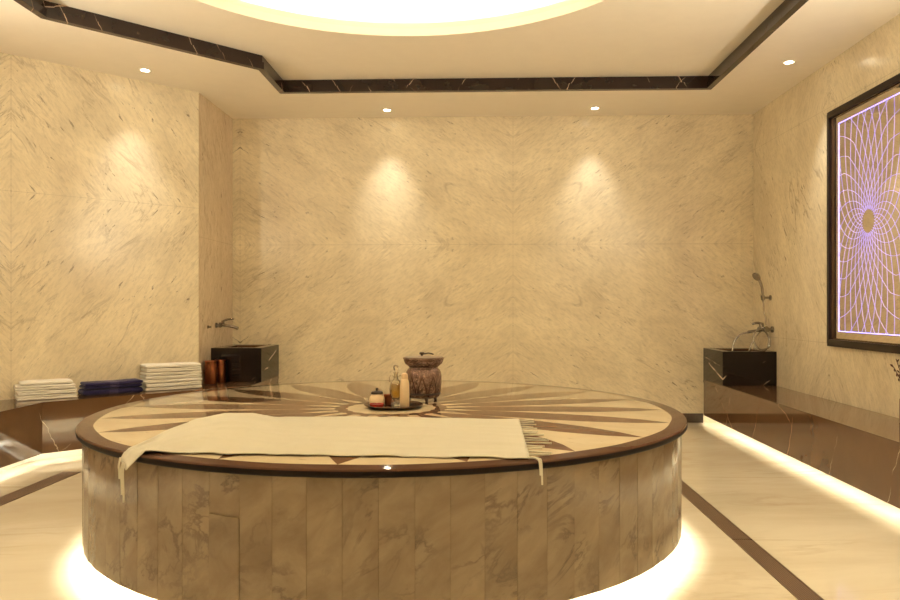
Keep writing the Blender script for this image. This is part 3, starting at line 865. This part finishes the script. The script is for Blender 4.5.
tr = thing('serving_tray', 'round dark metal tray on the slab holding bottles and jars', 'tray', (-.45, 4.13, ZS))
TR = .160
bm = bmesh.new(); lathe(bm, [(0, .001), (.135, .001), (TR - .008, .010), (TR, .016), (TR + .003, .018), (TR, .021), (TR - .008, .015), (.133, .005), (0, .005)], 64)
link('tray_dish', bm, simple('bronzed_tray', (.14, .085, .055), .25, .9), tr)
ZTR = ZS + .0055
# decanter
gl = NT('clear_glass'); gl.set(Base_Color=(.96, .93, .85), Roughness=.02, Transmission_Weight=1., IOR=1.45)
oil = NT('golden_oil'); n = oil.noise(oil.obj(), 8, 3); oil.set(Base_Color=oil.mix(n, (.85, .56, .12), (.80, .50, .10)), Roughness=.05, Transmission_Weight=.75, IOR=1.33)
d = thing('oil_bottle', 'clear glass bottle of golden oil with stopper on the tray', 'bottle', (-.440, 4.16, ZTR))
bm = bmesh.new(); lathe(bm, [(0, .001), (.022, .001), (.024, .006), (.013, .018), (.012, .030), (.024, .042), (.033, .065), (.036, .090), (.033, .115), (.022, .138), (.012, .150), (.010, .175), (.013, .182), (.016, .186), (.0135, .186), (.0085, .178), (.0085, .150), (.020, .136), (.030, .113), (.0325, .090), (.030, .067), (.02, .046), (0, .040)], 40)
link('glass_body', bm, gl.m, d)
bm = bmesh.new(); lathe(bm, [(0, .0415), (.019, .0475), (.029, .068), (.0315, .090), (.0290, .112), (.024, .124), (0, .124)], 40); link('oil', bm, oil.m, d)
bm = bmesh.new(); lathe(bm, [(0, .176), (.007, .176), (.0075, .187), (.009, .190), (.013, .200), (.016, .212), (.015, .220), (.008, .226), (0, .227)], 28); link('stopper', bm, gl.m, d)
for s in (-1, 1):
    bm = bmesh.new(); tube(bm, smoothpath([(s * .011, 0, .158), (s * .026, 0, .168), (s * .036, 0, .152), (s * .034, 0, .13), (s * .026, 0, .126)], 5), .0032, 8); link('handle', bm, gl.m, d)
# cream bottle
d = thing('lotion_bottle', 'slim cream coloured bottle in front of the engraved pot', 'bottle', (-.388, 4.125, ZTR))
m_cream = simple('cream_glaze', (.70, .54, .34), .3)
bm = bmesh.new(); lathe(bm, [(0, .0005), (.023, .0005), (.026, .004), (.027, .05), (.026, .10), (.024, .135), (.019, .150), (.016, .153)], 36); link('body', bm, m_cream, d)
bm = bmesh.new(); lathe(bm, [(.0165, .1535), (.0185, .1545), (.0185, .172), (.016, .180), (.009, .185), (0, .186)], 36); link('cap', bm, simple('cream_cap', (.62, .45, .27), .35), d)
# jar with dark lid
d = thing('lidded_jar', 'squat cream jar with dark lid at left of the tray', 'jar', (-.545, 4.155, ZTR))
bm = bmesh.new(); lathe(bm, [(0, .0005), (.036, .0005), (.043, .010), (.045, .03), (.041, .048), (.032, .060), (.030, .066)], 40); link('body', bm, m_cream, d)
bm = bmesh.new(); lathe(bm, [(0, .0665), (.0335, .0665), (.034, .073), (.03, .079), (.012, .083), (0, .083)], 40); lid = link('lid', bm, m_iron, d)
bm = bmesh.new(); lathe(bm, [(0, .083), (.005, .083), (.004, .088), (.008, .092), (.007, .098), (0, .099)], 20); link('lid_knob', bm, m_iron, lid)
# red dish
d = thing('red_dish', 'small low red dish at front of the tray', 'dish', (-.535, 4.075, ZTR))
bm = bmesh.new(); lathe(bm, [(0, .002), (.030, .0022), (.038, .012), (.041, .022), (.038, .022), (.034, .013), (0, .009)], 36); link('bowl', bm, simple('red_glaze', (.33, .022, .012), .2), d)
bm = bmesh.new(); lathe(bm, [(0, .0095), (.034, .0140), (.036, .018), (.018, .0205), (0, .0215)], 36); link('paste', bm, simple('red_salt', (.20, .018, .012), .6), d)
d = thing('copper_cup', 'tiny copper cup on the tray between jar and oil bottle', 'cup', (-.488, 4.20, ZTR))
bm = bmesh.new(); lathe(bm, [(0, .0005), (.018, .0005), (.021, .008), (.024, .03), (.0265, .055), (.0285, .058), (.025, .058), (.0225, .03), (.018, .008), (0, .006)], 32); link('bowl', bm, m_copper, d)
bm = bmesh.new(); tube(bm, smoothpath([(.024, 0, .045), (.04, 0, .046), (.043, 0, .03), (.024, 0, .018)], 5), .003, 8); link('handle', bm, m_copper, d)

# ------------------------------------------------------------------ twig vase on the right bench
d = thing('twig_vase', 'brown wooden vase with dark dry twigs on the right bench', 'vase', (2.782, 4.93, .4455))
bm = bmesh.new(); box(bm, -.032, .032, -.032, .032, .0005, .155, .004); link('vase_body', bm, simple('red_brown_wood', (.16, .045, .018), .35), d)
m_twig = simple('dry_twig', (.07, .022, .012), .7)
rnd = random.Random(5)
for k in range(5):
    a = (2.7, 3.6, 1.6, 4.6, .9)[k]; L_ = (.22, .16, .25, .2, .17)[k]
    c, s = math.cos(a), math.sin(a)
    tip = Vector((min(.05, c * .075), s * .075 * (1.6 if k in (0, 2) else 1), .155 + L_))
    bm = bmesh.new(); tube(bm, smoothpath([(c * .008, s * .008, .1555), (tip.x * .35, tip.y * .3, .155 + L_ * .45), (tip.x * .7, tip.y * .75, .155 + L_ * .8), tuple(tip)], 4), .0028, 6)
    for q in range(4):
        f = .5 + .14 * q
        p = Vector((tip.x * f, tip.y * f, .155 + L_ * f))
        b2 = p + Vector((rnd.uniform(-.02, .012), rnd.uniform(-.02, .02), .02))
        tube(bm, [p, (p + b2) / 2, b2], [.0018, .006, .001], 6)
    link('twig', bm, m_twig, d)

# ------------------------------------------------------------------ camera, world, colour
cam = bpy.data.cameras.new('camera'); co = bpy.data.objects.new('camera', cam); COL.objects.link(co)
co.location = (0, 0, 1.2); co.rotation_euler = (PI / 2, 0, 25 / 750)
cam.sensor_width = 36; cam.lens = 36 * 750 / 900; cam.shift_y = 6 / 900; cam.clip_start = .05
S.camera = co
w = bpy.data.worlds.new('world'); S.world = w; w.use_nodes = True
w.node_tree.nodes['Background'].inputs[0].default_value = (.9, .75, .5, 1); w.node_tree.nodes['Background'].inputs[1].default_value = .0
S.view_settings.view_transform = 'Standard'; S.view_settings.look = 'None'; S.view_settings.gamma = 1
S.view_settings.use_curve_mapping = False
S.view_settings.exposure = 0.25
S.cycles.max_bounces = 10; S.cycles.diffuse_bounces = 6; S.cycles.glossy_bounces = 5; S.cycles.transmission_bounces = 8
S.cycles.sample_clamp_indirect = 6.0
S.cycles.use_denoising = True
